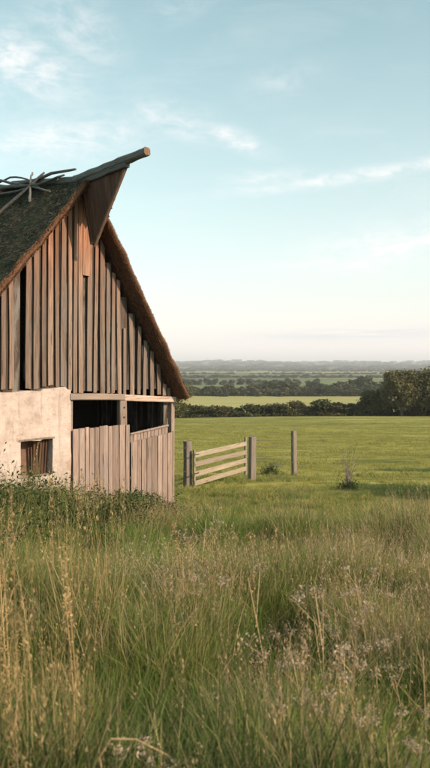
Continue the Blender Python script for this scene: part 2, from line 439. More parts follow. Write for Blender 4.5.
# --- gable boarding : back boards with battens over the joints
bk = MB(); s = -2.9
while s < 2.02:
    w = random.uniform(.16, .2); c = s + w / 2
    top = min(z_out(s), z_out(s + w)) - .20
    slot = (-1.36 < c < -1.20)
    if top > 2.45 and not slot:
        board(bk, (c, .035, 2.3), (c, .035, top), w - .012, .022, tint=rng.random())
    s += w
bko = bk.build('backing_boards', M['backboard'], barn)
bd = MB(); s = -2.75; k = 0
while s < 1.99:
    w = random.uniform(.068, .102)
    if s > 1.15: w = random.uniform(.074, .095)
    gap = random.uniform(.030, .056) if random.random() < .68 else random.uniform(.06, .09)
    c = s + w / 2
    if c + w / 2 > 2.0: break
    top = min(z_out(s), z_out(s + w)) - .17
    bot = (2.40 if c < -.38 else 2.30 - .07 * (c + .36)) + random.uniform(-.025, .03)
    if c < -.9: bot = 2.36 + random.uniform(-.01, .02)
    if c > .35: top -= random.uniform(.0, .17)
    if s < -1.31 < s + w + gap: s = -1.31 + .085; continue
    if abs(c - .80) < .07:                       # short board with a dark slot above
        board(bd, (c, -.005, bot), (c, -.005, 3.45), w * .8, .022, warp=.004, tint=rng.random()); s += w + gap; continue
    t = rng.random()
    yo = random.uniform(-.012, .006)
    board(bd, (c + random.uniform(-.012, .012), yo, bot), (c + random.uniform(-.018, .018), yo - random.uniform(0, .012), top), w, .026, ch=.004,
          warp=.011, segs=9, tint=t, skew=(random.uniform(-.01, .01), (-RS if c > SA else LS) * w * .5 * (.9 if c < .35 else .2)), ragged=.004)
    s += w + gap
# a few wider planks near the top centre, laid over the rest
for c, z0, z1, w in ((-.04, 4.35, 5.66, .15),):
    board(bd, (c, -.032, z0), (c + .01, -.034, z1), w, .02, warp=.004, segs=5, tint=rng.random(), ragged=.008)
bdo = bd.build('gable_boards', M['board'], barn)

# --- masonry wall with a niche
def grid_wall(name, s0, s1, z0, topf, y0, y1, hole, mat, step=.06):
    ns = int((s1 - s0) / step); nz = 36
    def inhole(a, b): return hole and hole[0] < a < hole[1] and hole[2] < b < hole[3]
    S = [s0 + (s1 - s0) * i / ns for i in range(ns + 1)]
    vs = []; fs = []
    def P(i, j, y, rough):
        s_ = S[i]; z = z0 + (topf(s_) - z0) * j / nz
        d = noise.noise(Vector((s_ * 2.2, z * 2.2, 3))) * .022 + noise.noise(Vector((s_ * 9, z * 9, 5))) * .008
        return (s_ + (.012 * noise.noise(Vector((z * 5, s_, 1))) if i == ns else 0), y - (d if rough else 0), z)
    idx = {}
    def vi(i, j, b):
        k = (i, j, b)
        if k not in idx: idx[k] = len(vs); vs.append(P(i, j, y1 if b else y0, not b))
        return idx[k]
    cell = lambda i, j: 0 <= i < ns and 0 <= j < nz and not inhole((S[i] + S[i + 1]) / 2, z0 + (topf((S[i] + S[i + 1]) / 2) - z0) * (j + .5) / nz)
    for i in range(ns):
        for j in range(nz):
            if not cell(i, j): continue
            fs.append((vi(i, j, 0), vi(i + 1, j, 0), vi(i + 1, j + 1, 0), vi(i, j + 1, 0)))
            fs.append((vi(i, j, 1), vi(i, j + 1, 1), vi(i + 1, j + 1, 1), vi(i + 1, j, 1)))
            for (di, dj, a, b) in ((-1, 0, (i, j), (i, j + 1)), (1, 0, (i + 1, j + 1), (i + 1, j)), (0, -1, (i + 1, j), (i, j)), (0, 1, (i, j + 1), (i + 1, j + 1))):
                if not cell(i + di, j + dj):
                    fs.append((vi(*a, 0), vi(*b, 0), vi(*b, 1), vi(*a, 1)))
    mb = MB(); mb.add(vs, fs, 0, .5)
    return mb.build(name, mat, barn, smooth=False)
def mtop(s):
    t = 2.33 + .012 * math.sin(s * 9)
    if -.95 < s < -.46: t += .045
    return t
wall = grid_wall('plaster_wall', -3.2, -.385, -.4, mtop, -.07, .28, (-1.36, -.76, .92, 1.50), M['plaster'])
nm = MB()
board(nm, (-1.42, .12, .7), (-1.42 + .75, .12, .7), .05, .3, up=(0, 0, 1))
nm2 = MB()
for i in range(5):
    c = -1.02 + i * .056
    board(nm2, (c, .13 + random.uniform(-.01, .01), .7), (c, .06, 1.53), .045, .025, tint=rng.random() * .4)
nm2.build('niche_slats', M['hood'], barn)
nb = MB(); board(nb, (-1.05, .25, .7), (-1.05, .25, 1.6), .75, .03, warp=0)
nb.build('niche_back', M['brick'], barn)
nl = MB(); board(nl, (-1.40, -.055, 1.515), (-.72, -.055, 1.53), .035, .05, up=(0, -1, 0)); nl.build('niche_lintel', M['post'], barn)

# --- openings frame
lt = MB()
board(lt, (-.40, -.02, 2.215), (.80, -.02, 2.165), .115, .12, ch=.012, warp=.006, segs=6)
board(lt, (.80, -.025, 2.155), (2.06, -.025, 2.085), .115, .12, ch=.012, warp=.005, segs=6)
lt.build('lintel', M['beam'], barn)
cp = MB(); board(cp, (.765, -.03, 1.2), (.765, -.03, 2.108), .17, .11, ch=.012); cpo = cp.build('middle_post', M['door'], barn)
for z in (1.98, 1.80):
    bl = MB(); tube(bl, [(.77, -.085, z), (.77, -.10, z)], .016, 8)
    bl.build('bolt_head', M['iron'], cpo)
co = MB(); board(co, (2.02, .02, -.3), (2.02, .02, 2.03), .09, .12, ch=.012); co.build('corner_post', M['door'], barn)
jb = MB(); board(jb, (1.90, .10, -.3), (1.90, .10, 2.02), .10, .10, ch=.01); jb.build('inner_post', M['backboard'], barn)
jl = MB(); board(jl, (-.345, .04, .2), (-.345, .04, 2.14), .07, .12, ch=.01); jl.build('door_jamb', M['beam'], barn)

def door(name, s0, s1, zb, z0, z1, y, wr=(.09, .16), lab=None):
    mb = MB(); s = s0
    while s < s1 - .02:
        w = min(random.uniform(*wr), s1 - s); c = s + w / 2
        q = (c - s0) / (s1 - s0)
        board(mb, (c, y + random.uniform(-.005, .005), zb + random.uniform(-.02, .02)), (c, y + random.uniform(-.006, .006), z0 + (z1 - z0) * q + random.uniform(-.012, .012)),
              w - random.uniform(.004, .012), .026, ch=.004, warp=.003, segs=5, tint=rng.random(), skew=(0, (z1 - z0) / (s1 - s0) * w / 2), ragged=.003)
        s += w
    o = mb.build(name, M['door'], barn)
    if lab: o['label'] = lab
    return o
dA = door('plank_door', -.375, .885, -.25, 1.655, 1.665, -.105, lab='left plank door of tall vertical boards')
dB = door('plank_door', .905, 1.985, -.25, 1.33, 1.455, -.100, lab='right plank door with raised sloping board above')
for dd, p0, p1 in ((dA, (-.33, -.072, 1.35), (.83, -.072, 1.35)), (dA, (-.33, -.072, .45), (.83, -.072, .45)),
                   (dB, (.93, -.068, 1.1), (1.95, -.068, 1.16)), (dB, (.93, -.068, .4), (1.95, -.068, .4))):
    br = MB(); board(br, p0, p1, .1, .033); br.build('door_brace', M['backboard'], dd)
ub = MB(); s = .93
while s < 1.84:
    w = random.uniform(.07, .11); q = (s - .93) / .91
    board(ub, (s + w / 2, -.045, 1.2), (s + w / 2, -.045, 1.495 + .11 * q), w - .005, .022, warp=.003, tint=rng.random())
    s += w
board(ub, (.92, -.073, 1.475), (1.86, -.073, 1.585), .035, .03, warp=.002)
ub.build('upper_door_boards', M['door'], dB)

# --- interior and the walls round the back
sh = MB()
def wallslab(mb, p0, p1, z0, z1, t=.12, mat=0):
    (x0, y0), (x1, y1) = p0, p1
    board(mb, (x0, y0, (z0 + z1) / 2), (x1, y1, (z0 + z1) / 2), z1 - z0, t, up=(y1 - y0, -(x1 - x0), 0), warp=0, ch=.01)
for i in range(int(9 / .17)):
    y = .2 + i * .17
    board(sh, (2.0, y + .085, -.5), (2.0, y + .085, 2.25), .162, .03, up=(1, 0, 0), warp=.003, tint=rng.random())
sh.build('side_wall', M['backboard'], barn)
sh = MB(); wallslab(sh, (-3.05, .28), (-3.05, 9), -.5, 2.3, .3); sh.build('side_wall', M['plaster'], barn)
sh = MB()
for i in range(29):
    c = -2.9 + i * .17
    board(sh, (c, 9, -.5), (c, 9, z_out(c) - .3), .165, .03, warp=.003, tint=rng.random())
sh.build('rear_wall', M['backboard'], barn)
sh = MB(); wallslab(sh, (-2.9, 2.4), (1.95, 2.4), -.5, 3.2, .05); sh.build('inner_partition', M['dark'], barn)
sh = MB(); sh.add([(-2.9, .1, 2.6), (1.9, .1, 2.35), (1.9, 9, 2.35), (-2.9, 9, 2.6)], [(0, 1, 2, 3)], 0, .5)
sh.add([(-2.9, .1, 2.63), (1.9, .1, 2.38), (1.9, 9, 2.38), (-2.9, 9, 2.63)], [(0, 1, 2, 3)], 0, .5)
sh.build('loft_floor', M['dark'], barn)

# --- thatch
TH = .17; OV = .33
def profile():
    outer = []; inner = []
    nl, nr = 34, 34
    nL = Vector((-LS, 0, 1)).normalized(); nR = Vector((RS, 0, 1)).normalized()
    for i in range(nl + 1):
        q = i / nl; s_ = -3.45 + (SA + 3.45) * q
        outer.append((s_, z_out(s_))); inner.append((s_ - nL.x * TH * .66, z_out(s_) - nL.z * TH * .66))
    for i in range(1, nr + 1):
        q = i / nr; s_ = SA + (2.20 - SA) * q
        outer.append((s_, z_out(s_))); inner.append((s_ - nR.x * TH * .58, z_out(s_) - nR.z * TH * .58))
    m_ = len(inner) // 2
    inner[nl] = (SA, AP - .24)
    inner = [(min(p[0], SA) if i < nl else max(p[0], SA), p[1]) if abs(i - nl) < 6 else p for i, p in enumerate(inner)]
    # round the ridge
    sm = []
    for i, p in enumerate(outer):
        d = abs(i - nl)
        sm.append((p[0], p[1] - (.05 * (1 - d / 3) if d < 3 else 0)))
    return sm, inner
def rise(y, z):
    return (.13 * min(max(y, 0), 3.6)) * max(0, min(1, (z - 2.2) / 3.8)) ** 1.3
def thatch():
    outer, inner = profile(); n = len(outer)
    ys = np.concatenate([np.arange(-OV, 4, .09), np.arange(4, 9.4, .3)])
    mb = MB()
    def sheet(pts, flip, amp):
        vs = []; 
        for y in ys:
            for i, (s_, z) in enumerate(pts):
                p = Vector((s_, y, z))
                d = noise.noise(p * 1.4) * amp + noise.noise(p * 5) * amp * .6 + noise.noise(p * 14) * amp * .35
                sgn = -1 if s_ < SA else 1
                if s_ > SA: d *= .55
                yy = y + (noise.noise(Vector((s_ * 3, z * 3, 7))) * .05 if y < -OV + .01 else 0)
                vs.append((s_ + sgn * d * .75, yy, z + d * .65 + rise(y, z)))
        fs = []
        for j in range(len(ys) - 1):
            for i in range(n - 1):
                a = j * n + i; q = (a, a + 1, a + 1 + n, a + n)
                fs.append(q if flip else q[::-1])
        return vs, fs
    vo, fo = sheet(outer, False, .045); vi_, fi = sheet(inner, True, .02)
    mb.add(vo, fo, 0, .5); mb.add(vi_, fi, 1, .5)
    # cut faces at both gables and at the eaves, with a rounded lip
    for j in (0, len(ys) - 1):
        rows = []
        K = 5
        for k in range(K + 1):
            q = k / K
            for i in range(n):
                a = Vector(vo[j * n + i]); b = Vector(vi_[j * n + i]); p = a.lerp(b, q)
                bul = math.sin(q * math.pi) * .05
                p.y += (-bul if j == 0 else bul) + noise.noise(p * 12) * .02 * (1 if 0 < k < K else 0)
                rows.append(tuple(p))
        fs = []
        for k in range(K):
            for i in range(n - 1):
                a = k * n + i; q = (a, a + n, a + n + 1, a + 1)
                fs.append(q if j == 0 else q[::-1])
        mb.add(rows, fs, 1, .5)
    for i in (0, n - 1):
        vs = []; 
        for j in range(len(ys)): vs += [vo[j * n + i], vi_[j * n + i]]
        mb.add(vs, [(2 * j, 2 * j + 1, 2 * j + 3, 2 * j + 2) for j in range(len(ys) - 1)], 1, .5)
    # loose straw: butt ends along the verges, soffit and roof surface
    def straws(P, D, L, W, mat, tint):
        P = np.asarray(P); D = np.asarray(D); N = len(P)
        D = D / np.linalg.norm(D, axis=1)[:, None]
        r = rng.normal(size=(N, 3)); side = np.cross(D, r); side /= np.linalg.norm(side, axis=1)[:, None]
        L = L[:, None]; W = W[:, None]
        V = np.stack([P - side * W, P + side * W, P + D * L + side * W * .6, P + D * L - side * W * .6], 1).reshape(-1, 3)
        F = [(4 * i, 4 * i + 1, 4 * i + 2, 4 * i + 3) for i in range(N)]
        mb.add(V, F, mat, np.repeat(tint, 4))
    N = 15000
    q = rng.random(N) * (n - 1); i0 = q.astype(int); fr = (q - i0)[:, None]; k = rng.random(N)[:, None] ** .8
    O = np.array(vo[:n]); I = np.array(vi_[:n])
    Pf = (O[i0] * (1 - fr) + O[np.minimum(i0 + 1, n - 1)] * fr) * (1 - k) + (I[i0] * (1 - fr) + I[np.minimum(i0 + 1, n - 1)] * fr) * k
    Pf[:, 1] -= .01
    left = (Pf[:, 0] < SA)
    D = np.stack([np.where(left, -.25, .25), np.full(N, -1.0), np.full(N, -.35)], 1) + rng.normal(size=(N, 3)) * .28
    straws(Pf, D, rng.uniform(.015, .06, N) * np.where(left, 1, .6), rng.uniform(.002, .005, N), 2, rng.random(N))
    # soffit straws lying down the slope
    N = 9000
    q = rng.random(N) * (n - 1); i0 = q.astype(int); fr = (q - i0)[:, None]
    Ps = I[i0] * (1 - fr) + I[np.minimum(i0 + 1, n - 1)] * fr
    Ps[:, 1] += rng.random(N) * .33; Ps[:, 2] -= .005
    left = Ps[:, 0] < SA
    D = np.stack([np.where(left, -1.0, 1.0), np.full(N, -.5), np.where(left, -LS, -RS)], 1) + rng.normal(size=(N, 3)) * .3
    straws(Ps, D, rng.uniform(.03, .09, N), rng.uniform(.002, .005, N), 2, rng.random(N))
    # roof surface, shaggy moss and straw tips
    N = 26000
    A = np.array(vo).reshape(len(ys), n, 3)[:48]
    j = rng.integers(0, 47, N); i = rng.integers(0, n - 1, N); a = rng.random((N, 1)); b = rng.random((N, 1))
    Pt = (A[j, i] * (1 - a) + A[j, i + 1] * a) * (1 - b) + (A[j + 1, i] * (1 - a) + A[j + 1, i + 1] * a) * b
    left = Pt[:, 0] < SA
    D = np.stack([np.where(left, -1.0, 1.0), np.full(N, -.15), np.where(left, -.75, -1.1)], 1) + rng.normal(size=(N, 3)) * .45
    straws(Pt, D, rng.uniform(.03, .09, N) * np.where(left, 1, .55), rng.uniform(.003, .008, N), 3, rng.random(N))
    o = mb.build('thatch_roof', [M['thatch'], M['thatch_cut'], M['straw_end'], M['moss_tip']], barn, smooth=False)
    return o, A
M['straw_end'] = leaf_mat('straw_end', (.075, .035, .02), (.33, .18, .105), .12)
M['moss_tip'] = leaf_mat('moss_tip', (.016, .020, .012), (.070, .068, .046), .1)
roof, RA = thatch()

# --- ridge pole, hood under it and the crossed sticks holding the ridge
pm = MB()
board(pm, (SA, 2.2, 6.32), (SA, -.05, 6.035), .14, .12, up=(0, 0, 1), ch=.02, warp=.01, segs=6, tint=.3)
board(pm, (SA, .10, 6.055), (SA, -1.86, 6.165), .135, .13, up=(0, 0, 1), ch=.034, warp=.010, segs=22, tint=.6, ragged=.004)
board(pm, (SA, -.05, 5.96), (SA, -1.36, 6.045), .10, .09, up=(0, 0, 1), ch=.012, warp=.004, segs=6, tint=.15)
for v in pm.v:
    for i in range(len(v)):
        p = Vector(v[i].tolist()); v[i] = tuple(p + Vector((noise.noise(p * 4.1), 0, noise.noise(p * 3.7 + Vector((5, 0, 0))))) * .018)
pole = pm.build('ridge_pole', M['pole'], barn)
pe = MB(); board(pe, (SA, -1.856, 6.165), (SA, -1.872, 6.166), .128, .122, up=(0, 0, 1), ch=.02, warp=0, segs=1); pe.build('cut_end', M['trim'], pole)
hd = MB()
A3 = Vector((SA, -.16, 5.90)); B3 = Vector((SA + .02, -1.26, 5.98)); C3 = Vector((SA + .03, -.40, 4.88))
nb_ = 8
for i in range(nb_):
    q0 = (i + .5) / nb_
    p = A3.lerp(B3, q0); q = A3.lerp(C3, .12).lerp(C3, .0)
    # boards run parallel to the wall edge and are cut along the raking edge
    base = A3.lerp(B3, q0); low = base + (C3 - A3) * (1 - q0)
    w = (B3 - A3).length / nb_ * .99
    board(hd, base + Vector((random.uniform(-.006, .006), 0, .05)), low, w, .022, up=(1, 0, 0), ch=.003, warp=.004, segs=4, tint=rng.random(), skew=(0, -.04))
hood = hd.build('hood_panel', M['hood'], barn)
ht = MB()
board(ht, B3 + Vector((0, -.03, .02)), C3 + Vector((0, -.02, -.06)), .05, .055, up=(1, 0, 0), ch=.008, warp=.004, segs=6, tint=.3)
ht.build('hood_edge', M['trim'], hood)
ht = MB()
board(ht, A3 + Vector((-.02, 0, .0)), C3 + Vector((-.03, -.0, -.03)), .05, .06, up=(1, 0, 0), ch=.006, warp=.003, tint=.2)
ht.build('hood_rib', M['hood'], hood)
# the right-hand cheek of the hood, joining it to the roof slope
ck = MB()
for i in range(4):
    q = (i + .5) / 4
    a = Vector((SA + .05, -.30, 5.88)).lerp(Vector((SA + .05, -.95, 5.92)), q)
    b = Vector((SA + .36, -.30, 5.30)).lerp(Vector((SA + .10, -.95, 5.75)), q)
    board(ck, a, b, .15, .02, up=(1, 0, .5), ch=.003, warp=.003, tint=rng.random())
ck.build('hood_cheek', M['hood'], barn)

def rpt(s_, y, up=.0):
    z = z_out(s_) + rise(y, z_out(s_)) + up
    return (s_, y, z)
def stick(pts, r0, r1):
    mb = MB(); P = [Vector(p) for p in pts]; out = []
    n = 10
    for i in range(n + 1):
        q = i / n * (len(P) - 1); k = min(int(q), len(P) - 2); f = q - k
        p0 = P[max(k - 1, 0)]; p1 = P[k]; p2 = P[k + 1]; p3 = P[min(k + 2, len(P) - 1)]
        v = .5 * ((2 * p1) + (p2 - p0) * f + (2 * p0 - 5 * p1 + 4 * p2 - p3) * f * f + (3 * p1 - p0 - 3 * p2 + p3) * f ** 3)
        v += Vector([random.uniform(-.008, .008) for _ in range(3)]); out.append(v)
    tube(mb, out, [r0 + (r1 - r0) * i / n for i in range(n + 1)], 7, rough=.14)
    return mb.build('ridge_stick', M['stick'], roof, smooth=True)
stick([rpt(SA - .25, 3.6, .10), rpt(SA - .16, 2.2, .10), rpt(SA - .10, 1.3, .13), rpt(SA - .05, .65, .19), rpt(SA, .1, .17)], .045, .022)
stick([rpt(SA - .05, 3.2, .07), rpt(SA - .16, 2.0, .10), rpt(SA - .2, 1.1, .14), rpt(SA - .1, .3, .17)], .035, .02)
stick([rpt(SA - .06, 1.02, .22), rpt(SA - .22, 1.25, .15), rpt(SA - .5, 1.6, .09), rpt(SA - .85, 1.95, .05)], .020, .036)
stick([rpt(SA - .02, 1.50, .20), rpt(SA - .14, 1.38, .17), rpt(SA - .3, 1.12, .09), rpt(SA - .42, .95, .05)], .016, .030)
stick([rpt(SA + .04, 3.4, .14), rpt(SA - .3, 2.95, .10), rpt(SA - .62, 2.7, .05)], .02, .034)
stick([rpt(SA + .0, 2.9, .10), rpt(SA - .12, 2.1, .13), rpt(SA - .2, 1.2, .10), rpt(SA - .28, .5, .08)], .028, .018)
stick([rpt(SA - .1, 3.6, .05), rpt(SA - .25, 2.4, .07), rpt(SA - .22, 1.5, .09), rpt(SA - .12, .5, .12)], .030, .016)
stick([rpt(SA + .05, 3.0, .10), rpt(SA - .05, 2.2, .17), rpt(SA - .12, 1.4, .14), rpt(SA - .25, .8, .07)], .02, .016)

# ------------------------------------------------------------------ gate and fence
def post(name, x, y, h, w, lean, label, group='weathered fence posts', topcut=.02):
    z = float(zt(x, y)); mb = MB()
    board(mb, (0, 0, -.3), (lean[0], lean[1], h), w, w * .92, up=(0, -1, 0), ch=.018, warp=.006, segs=7, tint=rng.random(), skew=(0, random.uniform(-topcut, topcut)), ragged=.006)
    o = mb.build(name, M['post']); o.location = (x, y, z); o.rotation_euler = (0, 0, random.uniform(.2, .7))
    return tag(o, label, 'post', group)
G0 = Vector((-.60, 20.55)); G1 = Vector((.98, 23.4))
post('gate_post', -.76, 20.7, 1.28, .20, (.0, 0), 'thick grey post at the barn side of the field gate', topcut=.015)
post('gate_post', 1.17, 23.55, 1.36, .20, (.01, 0), 'thick grey post at the far right end of the field gate', topcut=.015)
post('fence_post', 2.68, 25.2, 1.52, .16, (-.03, .0), 'lone tall fence post standing to the right of the gate')
post('fence_post', -2.2, 19.9, 1.25, .16, (.02, .0), 'fence post half hidden close behind the barn corner')
gz = float(zt(.2, 22)) + .03
gate = empty('field_gate', (G0.x, G0.y, gz), math.atan2(G1.y - G0.y, G1.x - G0.x))
tag(gate, 'pale wooden field gate of four flat rails between two thick posts', 'gate')
L = (G1 - G0).length
for i, z in enumerate((.20, .455, .72, .98)):
    mb = MB(); board(mb, (.03, -.03, z + random.uniform(-.01, .01)), (L - .05, -.03, z + .02 + random.uniform(-.01, .01)), .142, .028, up=(0, -1, 0), ch=.005, warp=.006, segs=6, tint=rng.random())
    mb.build('rail', M['rail'], gate)
for x, h in ((.05, 1.12), (L - .06, 1.20)):
    mb = MB(); board(mb, (x, .0, .02), (x, .0, h), .075, .06, up=(0, -1, 0), ch=.008, warp=.003, tint=.95); mb.build('stile', M['post'], gate)
def hinge(x, z):
    mb = MB(); board(mb, (x - .14, -.05, z), (x + .22, -.05, z), .03, .008, up=(0, -1, 0), ch=.002, warp=0)
    mb.build('hinge', M['iron'], gate)
hinge(.02, .47); hinge(.02, .99)
def wires(name, pts, hs, label):
    mb = MB()
    for h in hs:
        P = []
        for a, b in zip(pts[:-1], pts[1:]):
            for i in range(8):
                q = i / 8; x = a[0] + (b[0] - a[0]) * q; y = a[1] + (b[1] - a[1]) * q
                z0 = float(zt(*a)) + h; z1 = float(zt(*b)) + h
                P.append((x, y, z0 + (z1 - z0) * q - .04 * math.sin(q * math.pi)))
        a = pts[-1]; P.append((a[0], a[1], float(zt(*a)) + h))
        tube(mb, P, .006, 4, tint=.5)
    return tag(mb.build(name, M['wire']), label, 'wire fence')
wires('wire_fence', [(1.17, 23.46), (2.68, 25.1)], (.45, .75, 1.05, 1.25), 'thin sagging wires strung between the gate post and the lone post')
wires('wire_fence', [(-2.2, 19.8), (-.78, 20.6)], (.45, .8, 1.1), 'thin wires running from behind the barn corner to the gate post')

# ------------------------------------------------------------------ foliage
def leaves(mb, C, size, mat=0, tint=None, flatness=0.0):
    """leaf-sized quads at points C (N,3)"""
    N = len(C); a = rng.normal(size=(N, 3)); a[:, 2] *= (1 - flatness); a /= np.linalg.norm(a, axis=1)[:, None]
    r = rng.normal(size=(N, 3)); b = np.cross(a, r); b /= np.linalg.norm(b, axis=1)[:, None]
    s = (size * rng.uniform(.6, 1.3, N))[:, None]
    V = np.stack([C - a * s, C + b * s * .45, C + a * s, C - b * s * .45], 1).reshape(-1, 3)
    F = [(4 * i, 4 * i + 1, 4 * i + 2, 4 * i + 3) for i in range(N)]
    t = rng.random(N) if tint is None else tint
    mb.add(V, F, mat, np.repeat(t, 4))

def crown_pts(R_, H, n, lobes, squash=1.0, base=.15):
    """points on the shells of random lobes that together fill a crown of radius R_ and height H"""
    out = []
    cs = []
    for i in range(lobes):
        th = rng.uniform(0, 2 * math.pi); rr = R_ * .62 * math.sqrt(rng.random()); z = H * (base + (1 - base) * (.25 + .55 * rng.random()))
        k = 1 - .55 * max(0, (z / H - .5)) * 1.5
        cs.append((rr * math.cos(th) * k, rr * math.sin(th) * k, z, R_ * rng.uniform(.26, .48)))
    per = n // lobes
    for (x, y, z, r) in cs:
        d = rng.normal(size=(per, 3)); d /= np.linalg.norm(d, axis=1)[:, None]
        rad = r * (rng.random(per) ** .35)[:, None] * (1 + .25 * np.sin(d[:, :1] * 7 + d[:, 1:2] * 5))
        p = np.array([x, y, z]) + d * rad * np.array([1, 1, squash])
        out.append(p)
    P = np.concatenate(out); P = P[P[:, 2] > .02]
    return P
def crown_mesh(name, R_, H, n, lobes, leaf, mat, squash=1.0, base=.15, skirt=0):
    mb = MB()
    if skirt:
        th = rng.uniform(0, 6.283, skirt); r = R_ * .95 * np.sqrt(rng.random(skirt)); leaves(mb, np.stack([r * np.cos(th), r * np.sin(th), rng.uniform(.0, H * .42, skirt)], 1), leaf)
    leaves(mb, crown_pts(R_, H, n, lobes, squash, base), leaf); return mb.mesh(name, mat)
def trunk_mesh(name, H, r, n=5, spread=1.0, base=0.0):
    mb = MB()
    tube(mb, [(0, 0, -.3), (random.uniform(-.05, .05), 0, H * .3), (random.uniform(-.1, .1) * H * .2, 0, H * .62)], [r * 1.3, r, r * .6], 8)
    for i in range(n):
        th = i * 2.4; z = H * random.uniform(.25, .5)
        e = (math.cos(th) * spread * random.uniform(.6, 1), math.sin(th) * spread * random.uniform(.6, 1), H * random.uniform(.6, .85))
        tube(mb, [(0, 0, z), (e[0] * .45, e[1] * .45, (z + e[2]) / 2 + .1), e], [r * .5, r * .35, r * .12], 6)
    return mb.mesh(name, M['bark'])
def make_tree(name, loc, cm, tm, scale, rz, label, cat, group):
    r = empty(name, loc, rz); r.scale = scale; tag(r, label, cat, group)
    for nm, me in (('crown', cm), ('trunk', tm)):
        o = bpy.data.objects.new(nm, me); COL.objects.link(o); o.parent = r
    return r
HC = [crown_mesh('hedge_crown', 1.5, 2.9, 2600, 11, .16, M['hedge_leaf'], .9, .05, 900) for _ in range(4)]
HT = [trunk_mesh('hedge_trunk', 2.6, .07, 4, .8) for _ in range(2)]
x = -10.5; hi = 0; vis = 0; vr = 0
ORD = 'first second third fourth fifth sixth seventh eighth ninth tenth eleventh twelfth thirteenth fourteenth fifteenth sixteenth seventeenth eighteenth nineteenth twentieth'.split()
while x < 44:
    y = 112 + 1.5 * math.sin(x * .2) + random.uniform(-.7, .7)
    h = random.uniform(.70, 1.0)
    if random.random() < .16: h *= 1.3
    if x > 20: h *= 1.15
    w = random.uniform(1.25, 1.7)
    if x < -4.5: lab = 'dark hedgerow shrub hidden behind the barn at the far side of the pasture'
    elif x > 34: lab = 'dark hedgerow shrub beyond the right edge of the picture, past the tree clump'
    elif x > 22: lab = '%s dark hedge shrub from the left at the foot of the right-hand tree clump' % ORD[vr]; vr += 1
    else:
        lm = 'past the barn eave' if x < -2 else 'above the gate' if x < 5 else 'left of the lone post' if x < 11 else 'right of the lone post' if x < 16 else 'towards the tree clump'
        lab = '%s dark shrub from the barn in the far hedgerow, %s' % (ORD[min(vis, 19)], lm); vis += 1
    make_tree('hedge_shrub', (x, y, float(zt(x, y)) - .55), HC[hi % 4], HT[hi % 2], (w, w, h), random.uniform(0, 6.2),
              lab, 'shrub', 'shrubs of the hedgerow at the far side of the pasture')
    x += random.uniform(1.5, 2.2); hi += 1
TC = [crown_mesh('tree_crown', 3.3, 6.6, 9000, 17, .20, M['tree_leaf'], .85, .06) for _ in range(3)]
TT = [trunk_mesh('tree_trunk', 6.0, .2, 6, 2.2)]
for i, (X, Y, sx, sz, lab) in enumerate([
        (27.0, 108, 1.15, 1.12, 'tallest brownish round tree standing out of the hedgerow on the right'),
        (31.5, 107, 1.2, 1.10, 'broad olive tree at the right edge of the picture beside the tallest tree'),
        (23.3, 110, .85, .68, 'lower rounded tree on the left shoulder of the right-hand tree clump'),
        (36.8, 110, 1.1, 1.0, 'bushy tree beyond the right edge of the hedgerow clump'),
        (-5.6, 96, .95, .78, 'brown-green bushy tree rising right behind the barn eave'),
        (-9.2, 98, 1.0, .80, 'bushy tree hidden mostly behind the barn, left of the eave'),
        (-13.5, 97, 1.0, .85, 'bushy tree wholly behind the barn roof')]):
    make_tree('bushy_tree', (X, Y, float(zt(X, Y)) - .2), TC[i % 3], TT[0], (sx, sx, sz), i * 1.3, lab, 'tree', 'bushy trees along the hedgerow')
# trees beside the meadow, right of the view: they cast the long streaks of shade over the pasture; the two behind the camera are added to darken the near grass
for i, (X, Y, s_, lab) in enumerate([(3.7, -5.2, 1.15, 'unseen tree added close behind the camera to shade the grass at its feet'), (10.5, -4.8, 1.0, 'unseen tree added behind the camera on the right to shade the near grass'), (13.8, 14.6, .95, 'nearest of the trees right of the meadow, casting a streak of shade'), (17.5, 22.5, .9, 'farther tree right of the meadow, casting a streak of shade over the pasture')]):
    make_tree('bushy_tree', (X, Y, float(zt(X, Y)) - .2), TC[i % 3], TT[0], (s_, s_, s_), i * 2.1, lab, 'tree', 'trees right of the meadow')

